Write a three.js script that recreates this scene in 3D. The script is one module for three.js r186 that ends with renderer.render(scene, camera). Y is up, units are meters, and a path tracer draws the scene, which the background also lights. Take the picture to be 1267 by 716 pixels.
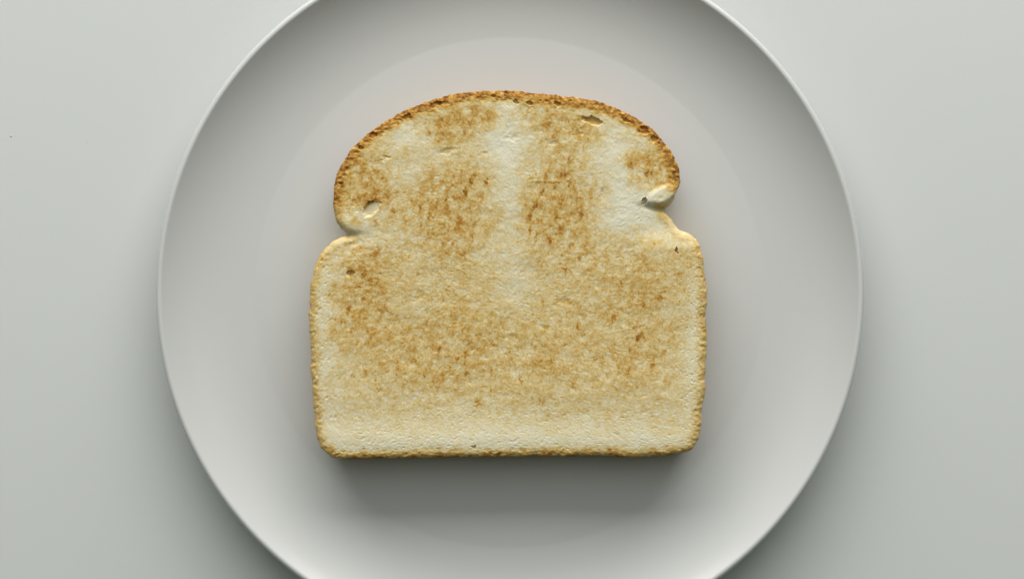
import * as THREE from 'three';
import { RectAreaLightUniformsLib } from 'three/addons/lights/RectAreaLightUniformsLib.js';
import { RoundedBoxGeometry } from 'three/addons/geometries/RoundedBoxGeometry.js';
import { ImprovedNoise } from 'three/addons/math/ImprovedNoise.js';
import { mergeGeometries } from 'three/addons/utils/BufferGeometryUtils.js';

// ---------------------------------------------------------------- camera, light, exposure
const CAM_Y = 0.75, RIM_PX = 0.00025;                    // straight down; 0.25 mm per photograph pixel at rim height
const TABLE_PX = RIM_PX * CAM_Y / (CAM_Y - 0.018);
const scene = new THREE.Scene();
scene.background = new THREE.Color().setRGB(0.036, 0.05, 0.034);
const camera = new THREE.PerspectiveCamera(2 * THREE.MathUtils.radToDeg(Math.atan(358 * TABLE_PX / CAM_Y)), 1267 / 716, 0.05, 20);
camera.position.set(0, CAM_Y, 0); camera.up.set(0, 0, -1); camera.lookAt(0, 0, 0);
scene.add(camera);

const renderer = new THREE.WebGLRenderer({ antialias: true });
renderer.setSize(1024, 578);
renderer.toneMapping = THREE.LinearToneMapping;
renderer.toneMappingExposure = 1;
renderer.shadowMap.enabled = true;
RectAreaLightUniformsLib.init();

const KEY = { pos: [0, 0.65, -1.45], w: 2.2, h: 0.95, color: [1.0, 0.99, 0.97], power: 6.4, glow: 0.5 };      // the bright window light, low behind the far edge
const UPPER = { pos: [0, 1.50, -0.72], w: 2.6, h: 1.6, color: [0.95, 1.0, 0.97], power: 0.76, glow: 0.1 };    // added dim, broad fill panel above it, standing in for ceiling bounce
function panelLight(name, label, c, target) {
  const g = new THREE.Group(); g.name = name; g.userData = { label, category: 'lamp' };
  g.position.set(...c.pos); g.lookAt(...target); scene.add(g);   // local +z faces the target
  const col = new THREE.Color().setRGB(...c.color);
  const face = new THREE.Mesh(new THREE.BoxGeometry(c.w, c.h, 0.006), new THREE.MeshStandardMaterial({ color: 0xb0b0b0, roughness: 0.9, emissive: col, emissiveIntensity: c.glow }));
  face.name = 'diffuser'; g.add(face);
  const fm = new THREE.MeshStandardMaterial({ color: 0x222222, roughness: 0.6 });
  const parts = [];
  for (const s of [-1, 1]) {
    parts.push(new THREE.BoxGeometry(c.w + 0.06, 0.03, 0.03).translate(0, s * (c.h / 2 + 0.015), 0));
    parts.push(new THREE.BoxGeometry(0.03, c.h, 0.03).translate(s * (c.w / 2 + 0.015), 0, 0));
  }
  const frame = new THREE.Mesh(mergeGeometries(parts), fm); frame.name = 'frame'; g.add(frame);
  const l = new THREE.RectAreaLight(col, c.power, c.w, c.h);
  l.position.set(0, 0, 0.02); l.rotation.y = Math.PI; g.add(l);  // the light shines along its own -z
}
panelLight('softbox', 'large white softbox standing behind the far edge of the table', KEY, [0, 0, 0]);
panelLight('added_overhead_fill', 'added dim broad fill panel over the far side of the table, standing in for ceiling bounce', UPPER, [0, 0, 0]);

// ---------------------------------------------------------------- noise helpers (seeded, deterministic)
const rng = (() => { let s = 20240611; return () => ((s = (Math.imul(s, 1664525) + 1013904223) >>> 0) / 4294967296); })();
const IN = new ImprovedNoise();
const n3 = (x, y, z) => IN.noise(x + 100.37, y + 57.11, z + 31.73);
const clamp = (v, a = 0, b = 1) => Math.min(b, Math.max(a, v));
const sstep = (a, b, v) => { const t = clamp((v - a) / (b - a)); return t * t * (3 - 2 * t); };
const lerp = (a, b, t) => a + (b - a) * t;
const hash = (i, j, k) => { let h = Math.imul(i | 0, 374761393) ^ Math.imul(j | 0, 668265263) ^ Math.imul(k | 0, 2147483647 - 1013); h = Math.imul(h ^ (h >>> 13), 1274126177); h ^= h >>> 16; return (h >>> 0) / 4294967296; };
function worley(x, y, seed) {                            // distances to nearest and second nearest feature point, and the id of the nearest
  const xi = Math.floor(x), yi = Math.floor(y); let f1 = 9, f2 = 9, id = 0;
  for (let j = -1; j <= 1; j++) for (let i = -1; i <= 1; i++) {
    const cx = xi + i, cy = yi + j, px = cx + hash(cx, cy, seed), py = cy + hash(cx, cy, seed + 7);
    const d = Math.hypot(px - x, py - y);
    if (d < f1) { f2 = f1; f1 = d; id = hash(cx, cy, seed + 13); } else if (d < f2) f2 = d;
  }
  return [f1, f2, id];
}
function add(mesh, label, category, parent = scene) {
  mesh.castShadow = mesh.receiveShadow = true;
  if (label) mesh.userData = { label, category };
  parent.add(mesh); return mesh;
}
function dataTex(size, fn, srgb) {
  const d = new Uint8Array(size * size * 4);
  for (let y = 0; y < size; y++) for (let x = 0; x < size; x++) { const c = fn(x / size, y / size, x, y), o = (y * size + x) * 4; d[o] = c[0]; d[o + 1] = c[1]; d[o + 2] = c[2]; d[o + 3] = 255; }
  const t = new THREE.DataTexture(d, size, size); t.wrapS = t.wrapT = THREE.RepeatWrapping; t.magFilter = THREE.LinearFilter; t.minFilter = THREE.LinearMipmapLinearFilter; t.generateMipmaps = true;
  if (srgb) t.colorSpace = THREE.SRGBColorSpace; t.needsUpdate = true; return t;
}

// ---------------------------------------------------------------- tabletop
{
  const rough = dataTex(512, (u, v, x, y) => { const k = 118 + 18 * n3(u * 9, v * 9, 2) + 14 * (hash(x, y, 3) - 0.5); return [k, k, k]; });
  rough.repeat.set(8, 8);
  const bump = dataTex(512, (u, v, x, y) => { const k = 128 + 40 * n3(u * 60, v * 60, 5) + 30 * (hash(x, y, 9) - 0.5); return [k, k, k]; });
  bump.repeat.set(16, 16);
  const m = new THREE.MeshStandardMaterial({ color: new THREE.Color().setRGB(0.638, 0.650, 0.632), roughness: 1, roughnessMap: rough, bumpMap: bump, bumpScale: 0.00002 });
  const t = new THREE.Mesh(new RoundedBoxGeometry(1.6, 0.03, 1.3, 4, 0.006), m);
  t.position.y = -0.015; t.name = 'tabletop'; t.userData.kind = 'structure'; t.castShadow = t.receiveShadow = true; scene.add(t);
  // specks of dust lying on the white surface
  const sm = new THREE.MeshStandardMaterial({ color: new THREE.Color().setRGB(0.56, 0.55, 0.53), roughness: 0.9 });
  const g = new THREE.IcosahedronGeometry(1, 1), parts = [];
  for (const [px, py, r] of [[13, 168, 0.8], [107, 177, 0.45], [279, 41, 0.4], [1018, 53, 0.4], [1120, 270, 0.35], [62, 455, 0.4], [1119, 632, 0.45], [55, 560, 0.3]]) {
    const q = g.clone(); q.scale(r * TABLE_PX * 1.6, r * TABLE_PX * 0.7, r * TABLE_PX); q.rotateY(rng() * 3); q.translate((px - 633.5) * TABLE_PX, r * TABLE_PX * 0.4, (py - 358) * TABLE_PX); parts.push(q);
  }
  const d = add(new THREE.Mesh(mergeGeometries(parts), sm)); d.name = 'dust'; d.userData = { label: 'tiny grey dust specks scattered over the white tabletop', category: 'dust', kind: 'stuff' };
}

// ---------------------------------------------------------------- plate
const PLATE = { x: (631 - 633.5) * RIM_PX, z: (362 - 358) * RIM_PX };
const WELL_Y = 0.0074;
const plate = new THREE.Group(); plate.name = 'plate'; plate.position.set(PLATE.x, 0, PLATE.z);
plate.userData = { label: 'round white glazed plate with raised rim under the slice of toast', category: 'plate' }; scene.add(plate);
{
  const D = Math.PI / 180, pts = [];                     // [r, y, kind] from the centre of the top over the lip to the underside
  const slope = (p) => {                                 // slope of the upper face in degrees by radius in photograph pixels
    let s = 0;
    s += -1.0 * sstep(230, 310, p) + 4.0 * sstep(318, 323.5, p);
    
    s += 35 * Math.pow(clamp((p - 320) / 115), 1.8);
    return s + 0.12 * Math.sin(p * 0.21) * sstep(180, 300, p);
  };
  let y = WELL_Y, prev = 0;
  for (let p = 0; p <= 433; p += p < 290 ? 5 : 1) { y += Math.tan(slope(p) * D) * (p - prev) * RIM_PX; prev = p; pts.push([p * RIM_PX, y, p < 352 ? 'well' : 'rim']); }
  const rl = 433 * RIM_PX, a0 = slope(433), lr = 0.0012; // the lip turns over
  const cx = rl - Math.sin(-a0 * D) * -lr * -1, cy = y - Math.cos(a0 * D) * lr;
  const ccx = rl + Math.sin(a0 * D) * lr;
  for (let a = a0 - 6; a > -150; a -= 7) pts.push([ccx - Math.sin(a * D) * lr, cy + Math.cos(a * D) * lr, 'rim']);
  const last = pts[pts.length - 1];
  const under = [[0.1035, last[1] - 0.0022], [0.098, last[1] - 0.0042], [0.091, last[1] - 0.0060], [0.082, 0.0040], [0.072, 0.0034]];
  for (const [r, yy] of under) pts.push([r, yy, 'rim']);
  for (const [r, yy] of [[0.0705, 0.0026], [0.0700, 0.0004], [0.0692, 0.0001], [0.0682, 0.0001], [0.0675, 0.0005], [0.0668, 0.0022]]) pts.push([r, yy, 'foot_ring']);
  pts.push([0.06, 0.0026, 'underside'], [0.0001, 0.0026, 'underside']);
  console.log('rim height', Math.max(...pts.map(q => q[1])), 'rim radius px', Math.max(...pts.map(q => q[0])) / RIM_PX);
  const SEG = 288, n = pts.length;
  const nr = pts.map((p, i) => { const a = pts[Math.max(0, i - 1)], b = pts[Math.min(n - 1, i + 1)]; const dx = b[0] - a[0], dy = b[1] - a[1], l = Math.hypot(dx, dy); return [-dy / l, dx / l]; });
  nr[0] = [0, 1]; nr[n - 1] = [0, -1];
  // slow unevenness of the thrown and glazed clay, a few hundredths of a millimetre
  const wob = (r, th) => 0.00005 * n3(Math.cos(th) * r * 40, Math.sin(th) * r * 40, 3.3) + 0.00012 * (r / 0.11) * n3(Math.cos(th) * 1.3, Math.sin(th) * 1.3, 8);
  const rough = dataTex(512, (u, v, x, yy) => { const k = 66 + 1.5 * n3(u * 14, v * 14, 11) + 2 * (hash(x, yy, 21) - 0.5); return [k, k, k]; });
  rough.repeat.set(6, 6);
  const mat = new THREE.MeshPhysicalMaterial({ color: new THREE.Color().setRGB(0.582, 0.582, 0.566), roughness: 1, roughnessMap: rough, ior: 1.5, specularIntensity: 0.65 });
  const kinds = ['well', 'rim', 'foot_ring', 'underside'];
  for (const kind of kinds) {
    const i0 = pts.findIndex((p) => p[2] === kind), i1 = n - 1 - [...pts].reverse().findIndex((p) => p[2] === kind);
    const lo = i0, hi = Math.min(n - 1, i1 + 1), P = [], N = [], U = [], I = [];
    for (let i = lo; i <= hi; i++) for (let k = 0; k <= SEG; k++) {
      const th = k / SEG * Math.PI * 2, [r, yy] = pts[i];
      P.push(Math.cos(th) * r, yy + (yy > 0.004 ? wob(r, th) : 0), Math.sin(th) * r); N.push(Math.cos(th) * nr[i][0], nr[i][1], Math.sin(th) * nr[i][0]); U.push(Math.cos(th) * r * 5, Math.sin(th) * r * 5);
    }
    for (let i = 0; i < hi - lo; i++) for (let k = 0; k < SEG; k++) { const a = i * (SEG + 1) + k, b = a + SEG + 1; I.push(a, a + 1, b, a + 1, b + 1, b); }
    const g = new THREE.BufferGeometry();
    g.setAttribute('position', new THREE.Float32BufferAttribute(P, 3)); g.setAttribute('normal', new THREE.Float32BufferAttribute(N, 3)); g.setAttribute('uv', new THREE.Float32BufferAttribute(U, 2)); g.setIndex(I);
    const mesh = add(new THREE.Mesh(g, mat), null, null, plate); mesh.name = kind;
  }
}

// ---------------------------------------------------------------- slice of toast
// everything below is worked out in photograph pixels (x right, y down) on the slice's own top face, 0.245 mm each
{
  const THICK = 0.0147, TOP_Y = WELL_Y + 0.0003 + THICK, S = TABLE_PX * (CAM_Y - TOP_Y) / CAM_Y, MM = 0.001;
  const C = [630, 370];
  const trace = [[412, 254], [412.4, 240], [414, 224], [418, 212], [430, 191], [447, 172], [472, 153], [500, 137], [534.6, 123.5], [569, 115], [608, 112], [640, 112.7], [655, 114.6], [690, 118], [725, 122.5], [749, 128.6], [777, 140.6], [805, 158], [826, 181], [838, 202], [842, 219], [840, 232], [834, 243], [827, 252], [822, 257.5], [824, 261.5], [830, 269], [836.5, 278.5], [843.5, 285], [854, 289], [864, 299], [869.5, 313.5], [872, 331], [874.5, 350], [876, 367.7], [873.5, 394], [875, 413], [875, 434], [873, 454], [873.5, 472], [871.8, 492], [868.7, 511], [867, 533.5], [859.5, 552], [851, 558.5], [831, 562.5], [806, 564], [782, 565.3], [744, 563.3], [695, 563.8], [640, 564.4], [592, 565], [548, 565.5], [510, 566.2], [473, 566.7], [435, 567.4], [416.5, 566.5], [403, 560], [394.5, 548.6], [390, 530], [388, 511], [386.4, 481], [384.5, 458], [384.5, 439], [382.6, 405], [382, 375], [384.5, 352.6], [388, 334], [395, 317], [403, 306], [415, 296.5], [425, 292.6], [432.5, 290.8], [430, 288.3], [424, 284.5], [418, 277], [414.2, 268]];
  const curve = new THREE.CatmullRomCurve3(trace.map(([x, y]) => new THREE.Vector3(x, y, 0)), true, 'centripetal');
  const NO = 2200, JT = 360, TOPPROF = JT + 1;
  const out = curve.getSpacedPoints(NO).slice(0, NO).map((p) => [p.x, p.y]);
  const tang = out.map((_, i) => { const a = out[(i + NO - 5) % NO], b = out[(i + 5) % NO], l = Math.hypot(b[0] - a[0], b[1] - a[1]); return [(b[0] - a[0]) / l, (b[1] - a[1]) / l]; });
  const isTop = (x, y) => sstep(275, 240, y);              // the domed upper crust
  // rough outline: crumbs, scallops of the pleated side crust
  for (let i = 0; i < NO; i++) {
    const [x, y] = out[i], t = tang[i], side = sstep(310, 340, y) * sstep(552, 535, y);
    let d = 1.0 * n3(x / 9, y / 9, 1) + 0.8 * n3(x / 3.5, y / 3.5, 4) + side * 1.3 * n3(x / 60, y / 14, 6);
    if (y > 550) d += 0.9 * n3(x / 6, 3, 9) + 0.7 * Math.max(0, n3(x / 2.6, 8, 2));
    if (y < 150) d += 1.1 * Math.max(0, n3(x / 4, 2, 12));
    const nx = t[1], ny = -t[0];                           // outward (the trace runs clockwise on screen)
    out[i] = [x + nx * d, y + ny * d];
  }
  const coarse = []; for (let i = 0; i < NO; i += 5) coarse.push(out[i]);
  function edgeDist(x, y) { let m = 1e9; for (let i = 0, n = coarse.length; i < n; i++) { const a = coarse[i], b = coarse[(i + 1) % n], ux = b[0] - a[0], uy = b[1] - a[1], k = clamp(((x - a[0]) * ux + (y - a[1]) * uy) / (ux * ux + uy * uy)), dx = a[0] + ux * k - x, dy = a[1] + uy * k - y, q = dx * dx + dy * dy; if (q < m) m = q; } return Math.sqrt(m); }
  const ell = (x, y, cx, cy, rx, ry, rot = 0) => { const c = Math.cos(rot), s = Math.sin(rot), dx = x - cx, dy = y - cy, u = (dx * c + dy * s) / rx, v = (-dx * s + dy * c) / ry; return Math.sqrt(u * u + v * v); };
  const gauss = (...a) => Math.exp(-(ell(...a) ** 2));

  // holes in the crumb: [x, y, rx, ry, turn, depth in mm]
  const holes = [[460, 258, 12.5, 8, -0.65, 0.95], [732.5, 149, 13, 4.6, 0.28, 1.0], [437, 251.5, 3, 6, 0, 0.6], [797, 249, 3.0, 4.0, 0.4, 1.8], [518, 368, 13, 9, -0.5, 0.7], [434, 338, 5, 5, 0, 0.9], [439, 299, 8, 5, -0.7, 0.7], [675, 405, 8, 5, 0.2, 0.7], [748, 242, 4, 11, 0.1, 0.8], [838, 309.5, 1.4, 4.5, 0.1, 1.2], [589, 497, 2, 1.5, 0, 0.6], [586, 552.5, 3, 1.6, 0, 1], [655, 112 + 22, 4, 3, 0, 0.8], [690, 129, 5, 3.2, 0.2, 0.86], [639, 126, 4, 2.4, 0, 1], [655, 127.5, 5, 2.6, 0.1, 1], [540, 129, 9, 3.6, -0.35, 0.86], [503, 145, 6, 3, -0.45, 0.86], [462, 167, 6, 3.4, -0.7, 0.86], [446, 183, 3.4, 2.6, -0.7, 0.86], [798, 161, 6.5, 3.8, 0.7, 0.86], [810, 172, 5, 3.6, 0.75, 0.86], [775, 149, 5, 2.6, 0.5, 0.9], [584, 431, 9, 6, 0.1, 0.6], [632, 418, 8, 5, 0, 0.6], [504, 450, 10, 6, 0.2, 0.55], [700, 372, 10, 7, 0, 0.55], [565, 398, 9, 6, 0, 0.5], [478, 196, 9, 3, -0.5, 0.7], [556, 187, 16, 4, -0.35, 0.8], [600, 190, 8, 3.4, -0.4, 0.7], [634, 170, 12, 4, -0.1, 0.6], [684, 178, 9, 3, 0.1, 0.6], [716, 166, 10, 4, 0.15, 0.7]];
  // one layer of scattered rounded pores: some cells of the grid hold none; returns 0 (face) .. 1 (bottom of a pore)
  const poreLayer = (x, y, seed, share, size = 1, soft = false) => {
    const xi = Math.floor(x), yi = Math.floor(y); let v = 0;
    for (let j = -1; j <= 1; j++) for (let i = -1; i <= 1; i++) {
      const cx = xi + i, cy = yi + j; if (hash(cx, cy, seed + 3) > share) continue;
      const r = size * (0.36 + 0.42 * hash(cx, cy, seed + 5)), q = Math.hypot(cx + hash(cx, cy, seed) - x, (cy + hash(cx, cy, seed + 7) - y) * (0.8 + 0.6 * hash(cx, cy, seed + 11))) / r;
      if (q < 1) v = Math.max(v, (soft ? (1 - q * q) ** 2 : sstep(1, 0.35, q)) * (0.35 + 0.65 * hash(cx, cy, seed + 9)));
    }
    return v;
  };
  function crumb(wx, wy, nearSide, nearBot, x = wx, y = wy) {              // depth of the pores in mm (negative) and a 0..1 measure of it
    const wSide = nearSide, wBot = nearBot * (1 - nearSide), wMid = 1 - wSide - wBot; let h = 0;
    if (wMid > 0.01) h -= wMid * (0.13 * poreLayer((wx + 0.2 * wy) / 21, (wy - 0.2 * wx) / 17, 5, 0.5, 1.15, true) + 0.12 * poreLayer((wx + 0.2 * wy) / 10.5, (wy - 0.2 * wx) / 9, 55, 0.62, 1.2, true) + 0.08 * poreLayer(wx / 5.2, wy / 4.8, 15, 0.42) + 0.12 * poreLayer(wx / 4.4, wy / 4.2, 65, 0.26 + 0.22 * n3(x / 24, y / 24, 58), 0.55));
    if (wSide > 0.01) h -= wSide * (0.25 * poreLayer(wx / 4.0, wy / 6.6, 25, 0.48, 0.62) + 0.14 * poreLayer(wx / 3.6, wy / 4, 16, 0.35, 0.6));
    if (wBot > 0.01) h -= wBot * (0.2 * poreLayer((wx + 0.5 * wy) / 6.2, wy / 3.9, 35, 0.42, 0.62) + 0.12 * poreLayer(wx / 3.9, wy / 3.4, 17, 0.35, 0.6));
    return h;
  }
  function relief(x, y, d) {                               // height of the top face in mm
    const wx = x + 3.2 * n3(x / 13, y / 13, 20) + 1.2 * n3(x / 5, y / 5, 23), wy = y + 3.2 * n3(x / 13, y / 13, 27) + 1.2 * n3(x / 5, y / 5, 29);
    const nearSide = sstep(60, 12, d) * sstep(300, 330, y) * sstep(545, 515, y), nearBot = sstep(490, 520, y), open = Math.max(nearSide, nearBot);
    let h = 0.22 * n3(x / 75, y / 75, 41) + 0.08 * n3(x / 26, y / 24, 43) + 0.03 * n3(wx / 11, wy / 10, 45);
    // pores of the crumb: rounded cells between thin walls, stretched along the crust near the sides and the bottom
    h += 0.58 * crumb(wx, wy, nearSide, nearBot);
    const grain = (0.032 + 0.02 * open) * n3(x / 2.9, y / 2.7, 51) + (0.022 + 0.014 * open) * n3(x / 1.7, y / 1.6, 53);
    let smooth = 1;
    // holes
    for (const [cx, cy, ax, ay, r, dp] of holes) {
      if (Math.abs(x - cx) > 30 || Math.abs(y - cy) > 30) continue;
      const e = ell(x + 2.2 * n3(x / 4, y / 4, 60) + 4.5 * n3(x / 9, y / 9, 64) * (dp > 0.85 ? 0.3 : 1), y + 2.2 * n3(x / 4, y / 4, 62) + 4.5 * n3(x / 9, y / 9, 66) * (dp > 0.85 ? 0.3 : 1), cx, cy, ax, ay, r);
      if (e < 1.5) { const k = dp > 0.85 ? sstep(1.12, 0.72, e) : sstep(1.35, 0.1, e); h -= (dp > 0.85 ? dp : 0.28 * dp) * k * (1 - 0.15 * e * e) * (cx === 460 ? 0.45 + 0.55 * sstep(9, -7, x - cx) : 1); smooth = Math.min(smooth, 1 - 0.65 * k); if (dp > 1) h = h + 0.1 * Math.exp(-(((e - 1.2) / 0.18) ** 2)); }
    }
    // the folded lobe at the right shoulder: a smooth roll, a crease under it, and the body below dropping away
    const flap = ell(x, y, 821, 241, 21, 11.5, -0.42);
    if (flap < 1.35) { const k = sstep(1.12, 0.55, flap); h += 0.65 * k; smooth = Math.min(smooth, 1 - 0.55 * k); }
    const cr = ell(x, y, 812, 257.5, 22, 3.6, 0.2); h -= 1.2 * Math.exp(-cr * cr) * sstep(790, 803, x);
    h -= 1.1 * sstep(252, 262, y - 0.25 * (x - 812)) * sstep(310, 280, y) * sstep(775, 815, x);
    // the pinch at the left shoulder
    const pl = ell(x, y, 432, 291.5, 13, 4, -0.12); h -= 0.8 * Math.exp(-pl * pl);
    h -= 0.5 * gauss(x, y, 440, 300, 22, 12, -0.5);
    h += 0.25 * gauss(x, y, 432, 276, 17, 8, 0.5);
    // soft ridge just inside the bottom crust, shallow trough above it
    h += 0.22 * Math.exp(-(((y - 545) / 14) ** 2)) * sstep(385, 420, x) * sstep(870, 840, x) - 0.12 * Math.exp(-(((y - 512) / 18) ** 2));
    // the middle of the slice has sunk a little as it dried
    h -= 0.7 * gauss(x, y, 628, 380, 190, 150) - 0.35;
    // the score across the right brown patch
    h += 0.13 * clamp(0.6 + 1.2 * n3(x / 7, 4, 4)) * Math.exp(-(((y - 224 - 0.02 * (x - 675)) / 1.7) ** 2)) * sstep(650, 658, x) * sstep(702, 690, x);
    return h + 0.68 * grain * smooth;
  }
  // how far the toaster has browned the face, 0 raw crumb .. 1 dark
  const brownBlobs = [[448, 232, 34, 40, 0, .45], [450, 350, 27, 54, 0, .54], [556, 255, 56, 66, 0, .38], [690, 256, 44, 62, 0, .46], [570, 150, 46, 17, -.12, .42], [700, 150, 46, 26, .2, .42], [797, 210, 40, 18, .25, .48], [540, 390, 130, 90, 0, .16], [620, 465, 165, 42, 0, .10], [800, 430, 52, 78, 0, .22], [720, 380, 90, 60, 0, .15], [790, 330, 55, 40, 0, .2], [480, 440, 60, 50, 0, .13], [560, 430, 60, 50, 0, .16], [690, 460, 60, 45, 0, .14], [530, 170, 24, 14, 0, .1], [840, 340, 18, 30, 0, .08], [470, 195, 40, 14, -.6, .1]];
  const paleBlobs = [[630, 170, 22, 48, 0, .24], [632, 255, 17, 66, 0, .19], [505, 168, 22, 20, -.5, .22], [758, 200, 17, 58, -.35, .33], [770, 268, 40, 20, 0, .26], [446, 284, 26, 20, 0, .34], [822, 244, 20, 13, 0, .3], [640, 350, 34, 36, 0, .14], [515, 385, 22, 14, -.4, .12], [590, 120, 30, 14, 0, .1], [520, 210, 30, 14, -.4, .14]];
  const specks = [[475, 222], [487, 261], [465, 244], [588, 216], [583, 222], [597, 242], [552, 244], [531, 268], [550, 278], [566, 281], [468, 306], [466, 313], [533, 230], [559, 230], [510, 254], [432, 331], [446, 331], [465, 273], [573, 313], [450, 341], [449, 371], [431, 383], [455, 411], [472, 388], [435, 409], [577, 462], [541, 481], [592, 498], [548, 462], [469, 483], [452, 462], [797, 377], [791, 417], [686, 420], [716, 403], [808, 452], [823, 435], [759, 394], [818, 368], [644, 469], [765, 454], [699, 336], [704, 227], [670, 239], [714, 242], [663, 253], [719, 265], [655, 270], [663, 296], [681, 298], [706, 304], [656, 286], [704, 199], [675, 219], [657, 220], [718, 317], [735, 270], [693, 285], [446, 352], [458, 348], [466, 330], [520, 262], [541, 252], [602, 224], [575, 238], [700, 215], [688, 268], [800, 215], [780, 205]].map(([x, y]) => [x, y, 2.2 + 2 * rng(), 3.6 + 4.2 * rng(), (rng() - 0.3) * 0.7, 0.22 + 0.26 * rng()]);
  const warm = new Map();
  for (const s of specks) for (let j = -1; j <= 1; j++) for (let i = -1; i <= 1; i++) { const k = (Math.floor(s[0] / 20) + i) + '_' + (Math.floor(s[1] / 20) + j); if (!warm.has(k)) warm.set(k, []); warm.get(k).push(s); }
  function toastLevel(x, y, d, h) {
    const wx = x + 16 * n3(x / 34, y / 26, 70) + 8 * n3(x / 12, y / 10, 72), wy = y + 16 * n3(x / 34, y / 26, 74) + 8 * n3(x / 12, y / 10, 76);
    let m = 0.19;
    for (const [cx, cy, rx, ry, r, a] of brownBlobs) m += a * gauss(wx, wy, cx, cy, rx * 1.05, ry * 1.05, r);
    for (const [cx, cy, rx, ry, r, a] of paleBlobs) m -= a * gauss(wx, wy, cx, cy, rx, ry, r);
    m = lerp(0.09, m, sstep(556, 514, wy + 8 * n3(x / 40, 1, 3)));
    m = lerp(0.15, m, lerp(1, sstep(9, 34, wx - 384), sstep(300, 340, y)) * lerp(1, sstep(3, 26, 873 - wx), sstep(280, 310, y)));
    m = clamp(0.98 * m, 0, 0.52);
    // mottling: warm clots, fine salt and pepper
    const up = sstep(380, 300, y), clot = n3((x + 0.25 * y) / 8.5, y / lerp(9.5, 14, up), 80) + 0.7 * n3((x + 0.25 * y) / 4.2, y / lerp(5, 7.5, up), 82), fine = n3(x / 2.1, y / 2.2, 84) + 0.8 * n3(x / 3.4, y / 3.4, 86);
    // the hollows of the crumb stay paler than the face around them
    const px = x + 3.2 * n3(x / 13, y / 13, 20) + 1.2 * n3(x / 5, y / 5, 23), py = y + 3.2 * n3(x / 13, y / 13, 27) + 1.2 * n3(x / 5, y / 5, 29);
    const dent = Math.max(0.8 * poreLayer((px + 0.2 * py) / 21, (py - 0.2 * px) / 17, 5, 0.5, 1.15, true), poreLayer((px + 0.2 * py) / 10.5, (py - 0.2 * px) / 9, 55, 0.62, 1.2, true));
    let b = m * (1.16 - 0.62 * dent) * (1 + (0.34 + 0.12 * up) * clot) + 0.21 * fine * (0.32 + m * 1.6);
    const sp = n3(x / 4.6, y / 9, 90) + 0.35 * n3(x / 2, y / 3, 91); b += 0.3 * sstep(0.3, 0.75, sp) * sstep(0.16, 0.42, m);
    for (const [cx, cy, rx, ry, r, a] of warm.get(Math.floor(x / 20) + '_' + Math.floor(y / 20)) || []) { const e = ell(x + 3.4 * n3(x / 3.2, y / 3.2, 93), y + 3.4 * n3(x / 3.2, y / 3.2, 95), cx, cy, rx, ry, r); b += a * sstep(1.35, 0.2, e); }
    const hole2 = ell(x + 3 * n3(x / 5, y / 5, 60), y + 3 * n3(x / 5, y / 5, 62), 460, 258, 12, 7.6, -0.65); b = lerp(b, 0.2 + 0.06 * fine, sstep(1.05, 0.8, hole2));
    b += 0.3 * Math.exp(-(((hole2 - 1.2) / 0.2) ** 2)) * sstep(258, 248, y);
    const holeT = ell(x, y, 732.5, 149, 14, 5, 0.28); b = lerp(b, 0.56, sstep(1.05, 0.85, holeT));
    return b;
  }
  function crustLevel(x, y, d) {                           // colour of the crust band
    const top = isTop(x, y), bot = sstep(548, 556, y);
    const w = lerp(lerp(10.5, 9.5, bot), 13, top) + 4 * n3(x / 9, y / 9, 100) + 1.8 * n3(x / 4, y / 4, 102);
    const k = sstep(w + 6, w - 7, d) * (1 - 0.85 * gauss(x, y, 826, 244, 17, 15)) * (1 - 0.9 * gauss(x, y, 432, 286, 20, 14)) * (1 - 0.75 * gauss(x, y, 843, 284, 22, 13, 0.4)) * (1 - 0.6 * gauss(x, y, 410, 300, 16, 10));
    const blot = worley(x / 9, y / 7, 44), clot = n3(x / 5, y / 4.4, 104) + 0.6 * n3(x / 2.2, y / 2.2, 106);
    let b = lerp(lerp(0.50, 0.60, bot), 0.82, top) + (0.22 + 0.12 * top) * clot;
    b += (0.2 * top + 0.24 * bot + 0.06) * sstep(0.5, 0.15, blot[0]) * sstep(0.35, 0.6, blot[2]);
    b += 0.16 * top * sstep(5, 1, d) * (0.6 + clot) + bot * 0.3 * sstep(2.6, 0.4, d) * sstep(-0.1, 0.3, n3(x / 26, 5, 108));
    return [k, b];
  }
  const ramp = [[0, 0.745, 0.70, 0.535], [0.16, 0.715, 0.625, 0.405], [0.34, 0.67, 0.52, 0.25], [0.52, 0.60, 0.415, 0.15], [0.72, 0.51, 0.285, 0.062], [0.9, 0.40, 0.185, 0.035], [1.15, 0.20, 0.08, 0.018]];
  function tint(b, o, at) { b = clamp(b, 0, 1.149); let i = 1; while (ramp[i][0] < b) i++; const p = ramp[i - 1], q = ramp[i], k = (b - p[0]) / (q[0] - p[0]); for (let c = 0; c < 3; c++) o[at + c] = lerp(p[c + 1], q[c + 1], k); }

  // rings: JT over the top face, then the rounded shoulder and the side down to the plate
  const SIDE = [0.12, 0.26, 0.42, 0.58, 0.74, 0.88, 1.0], rows = JT + 1 + SIDE.length;
  const P = new Float32Array(rows * NO * 3), K = new Float32Array(rows * NO * 3);
  const tj = (j) => { const u = j / JT; return u < 0.86 ? u / 0.86 * 0.9 : 0.9 + (u - 0.86) / 0.14 * 0.1; };
  const put = (row, i, x, yPix, hgt, c) => { const o = (row * NO + i) * 3; P[o] = (x - 633.5) * S; P[o + 1] = hgt; P[o + 2] = (yPix - 358) * S; };
  const shoulderW = (x, y) => lerp(lerp(9, 7, sstep(540, 556, y)), 9, isTop(x, y)), shoulderH = (x, y) => lerp(lerp(2.0, 1.2, sstep(540, 556, y)), 1.0, isTop(x, y));
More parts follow.
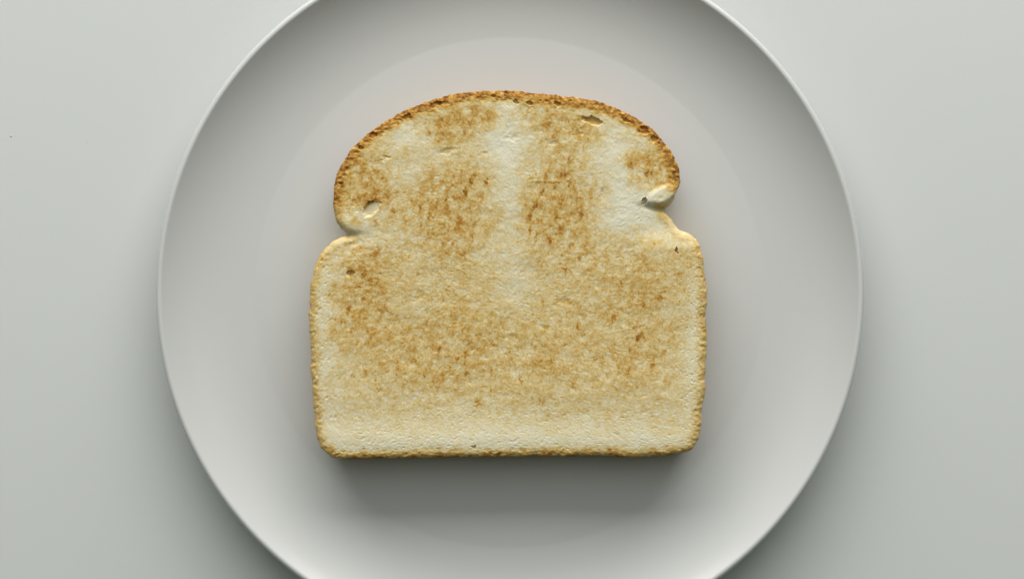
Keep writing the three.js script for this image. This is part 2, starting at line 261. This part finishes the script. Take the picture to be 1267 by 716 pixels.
  for (let i = 0; i < NO; i++) {
    const [ox, oy] = out[i], R = Math.hypot(ox - C[0], oy - C[1]), nx = tang[i][1], ny = -tang[i][0];
    let edgeH = 0;
    for (let j = 0; j <= JT; j++) {
      const t = tj(j), x = lerp(C[0], ox, t), y = lerp(C[1], oy, t);
      const d = (1 - t) * R > 150 ? 99 : j === JT ? 0 : edgeDist(x, y);
      let h = relief(x, y, d);
      const w = shoulderW(x, y), E = shoulderH(x, y);
      if (d < w) { const q = 1 - d / w; h -= E * (1 - Math.sqrt(Math.max(0, 1 - 0.93 * q * q))); }
      const ck = crustLevel(x, y, d);
      h += ck[0] * ((0.5 + 0.25 * isTop(x, y)) * (0.08 * n3(x / 2.4, y / 2.4, 111) + 0.12 * n3(x / 5, y / 5, 113) - 0.36 * poreLayer(x / 6.5, y / 5, 120, 0.5) - 0.14 * poreLayer(x / 3.4, y / 3.2, 123, 0.5)));
      const hgt = TOP_Y + h * MM;
      put(j, i, x, y, hgt);
      const b = lerp(toastLevel(x, y, d, h), ck[1], ck[0]);
      tint(b, K, (j * NO + i) * 3); if (j === JT) edgeH = hgt;
    }
    // the wall below; it flares outwards in the two notches, where the photograph shows it from above
    const flare = 9 * gauss(ox, oy, 832, 249, 13, 13) + 5 * gauss(ox, oy, 419, 281, 11, 10);
    SIDE.forEach((f, k) => {
      const low = WELL_Y + 0.0004, row = JT + 1 + k, bulge = 0.8 * Math.sin(f * Math.PI) - 4 * f - 5 * sstep(0.6, 1, f);
      const dd = bulge + flare * f + 1.2 * n3(ox / 8, oy / 8, f * 6) + 0.6 * n3(ox / 3, oy / 3, f * 12 + 3);
      put(row, i, ox + nx * dd, oy + ny * dd, lerp(edgeH, low, f));
      const raw = Math.max(gauss(ox, oy, 832, 250, 16, 16), gauss(ox, oy, 420, 282, 16, 13));
      tint(lerp(0.68 + 0.32 * isTop(ox, oy) + 0.12 * n3(ox / 4, oy / 4, f * 9), 0.12, clamp(raw * 1.3)), K, (row * NO + i) * 3);
    });
  }
  const idx = [];
  for (let r = 0; r < rows - 1; r++) for (let i = 0; i < NO; i++) { const a = r * NO + i, b = r * NO + (i + 1) % NO, c = a + NO, d = b + NO; if (r > 0) idx.push(a, b, c); idx.push(b, d, c); }
  const full = new THREE.BufferGeometry(); full.setAttribute('position', new THREE.BufferAttribute(P, 3)); full.setIndex(idx); full.computeVertexNormals();
  let N = full.attributes.normal.array, turned = false;
  { let up = 0; for (let i = 0; i < 300; i++) up += N[(50 * NO + i) * 3 + 1]; if (up < 0) { turned = true; for (let k = 0; k < idx.length; k += 3) { const q = idx[k]; idx[k] = idx[k + 1]; idx[k + 1] = q; } full.setIndex(idx); full.computeVertexNormals(); N = full.attributes.normal.array; } }
  const slice = (r0, r1) => {
    const g = new THREE.BufferGeometry(), s = r0 * NO * 3, e = (r1 + 1) * NO * 3;
    g.setAttribute('position', new THREE.BufferAttribute(P.slice(s, e), 3)); g.setAttribute('normal', new THREE.BufferAttribute(N.slice(s, e), 3)); g.setAttribute('color', new THREE.BufferAttribute(K.slice(s, e), 3));
    const I = []; for (let r = 0; r < r1 - r0; r++) for (let i = 0; i < NO; i++) { const a = r * NO + i, b = r * NO + (i + 1) % NO, c = a + NO, d = b + NO; if (r + r0 > 0) turned ? I.push(a, c, b) : I.push(a, b, c); turned ? I.push(b, c, d) : I.push(b, d, c); }
    g.setIndex(I); return g;
  };
  let split = 0; while (tj(split) < 0.958) split++;
  const mat = new THREE.MeshPhysicalMaterial({ vertexColors: true, roughness: 1, specularIntensity: 0.5, side: THREE.DoubleSide });
  const toast = new THREE.Group(); toast.name = 'slice_of_toast'; toast.position.set(0, 0, 0);
  toast.userData = { label: 'lightly browned slice of white bread toast lying flat on the plate', category: 'toast' }; scene.add(toast);
  const top = add(new THREE.Mesh(slice(0, split), mat), null, null, toast); top.name = 'crumb';
  const crust = add(new THREE.Mesh(slice(split, rows - 1), mat), null, null, toast); crust.name = 'crust';
  // the face below, against the plate
  const sh = new THREE.Shape(); for (let i = 0; i < NO; i += 6) { const o = ((rows - 1) * NO + i) * 3; sh[i ? 'lineTo' : 'moveTo'](P[o], -P[o + 2]); }
  const bg = new THREE.ShapeGeometry(sh); bg.rotateX(-Math.PI / 2); bg.translate(0, WELL_Y + 0.0005, 0);
  const base = add(new THREE.Mesh(bg, new THREE.MeshStandardMaterial({ color: new THREE.Color().setRGB(0.7, 0.55, 0.3), roughness: 0.9, side: THREE.DoubleSide })), null, null, toast); base.name = 'underside';
}

renderer.render(scene, camera);
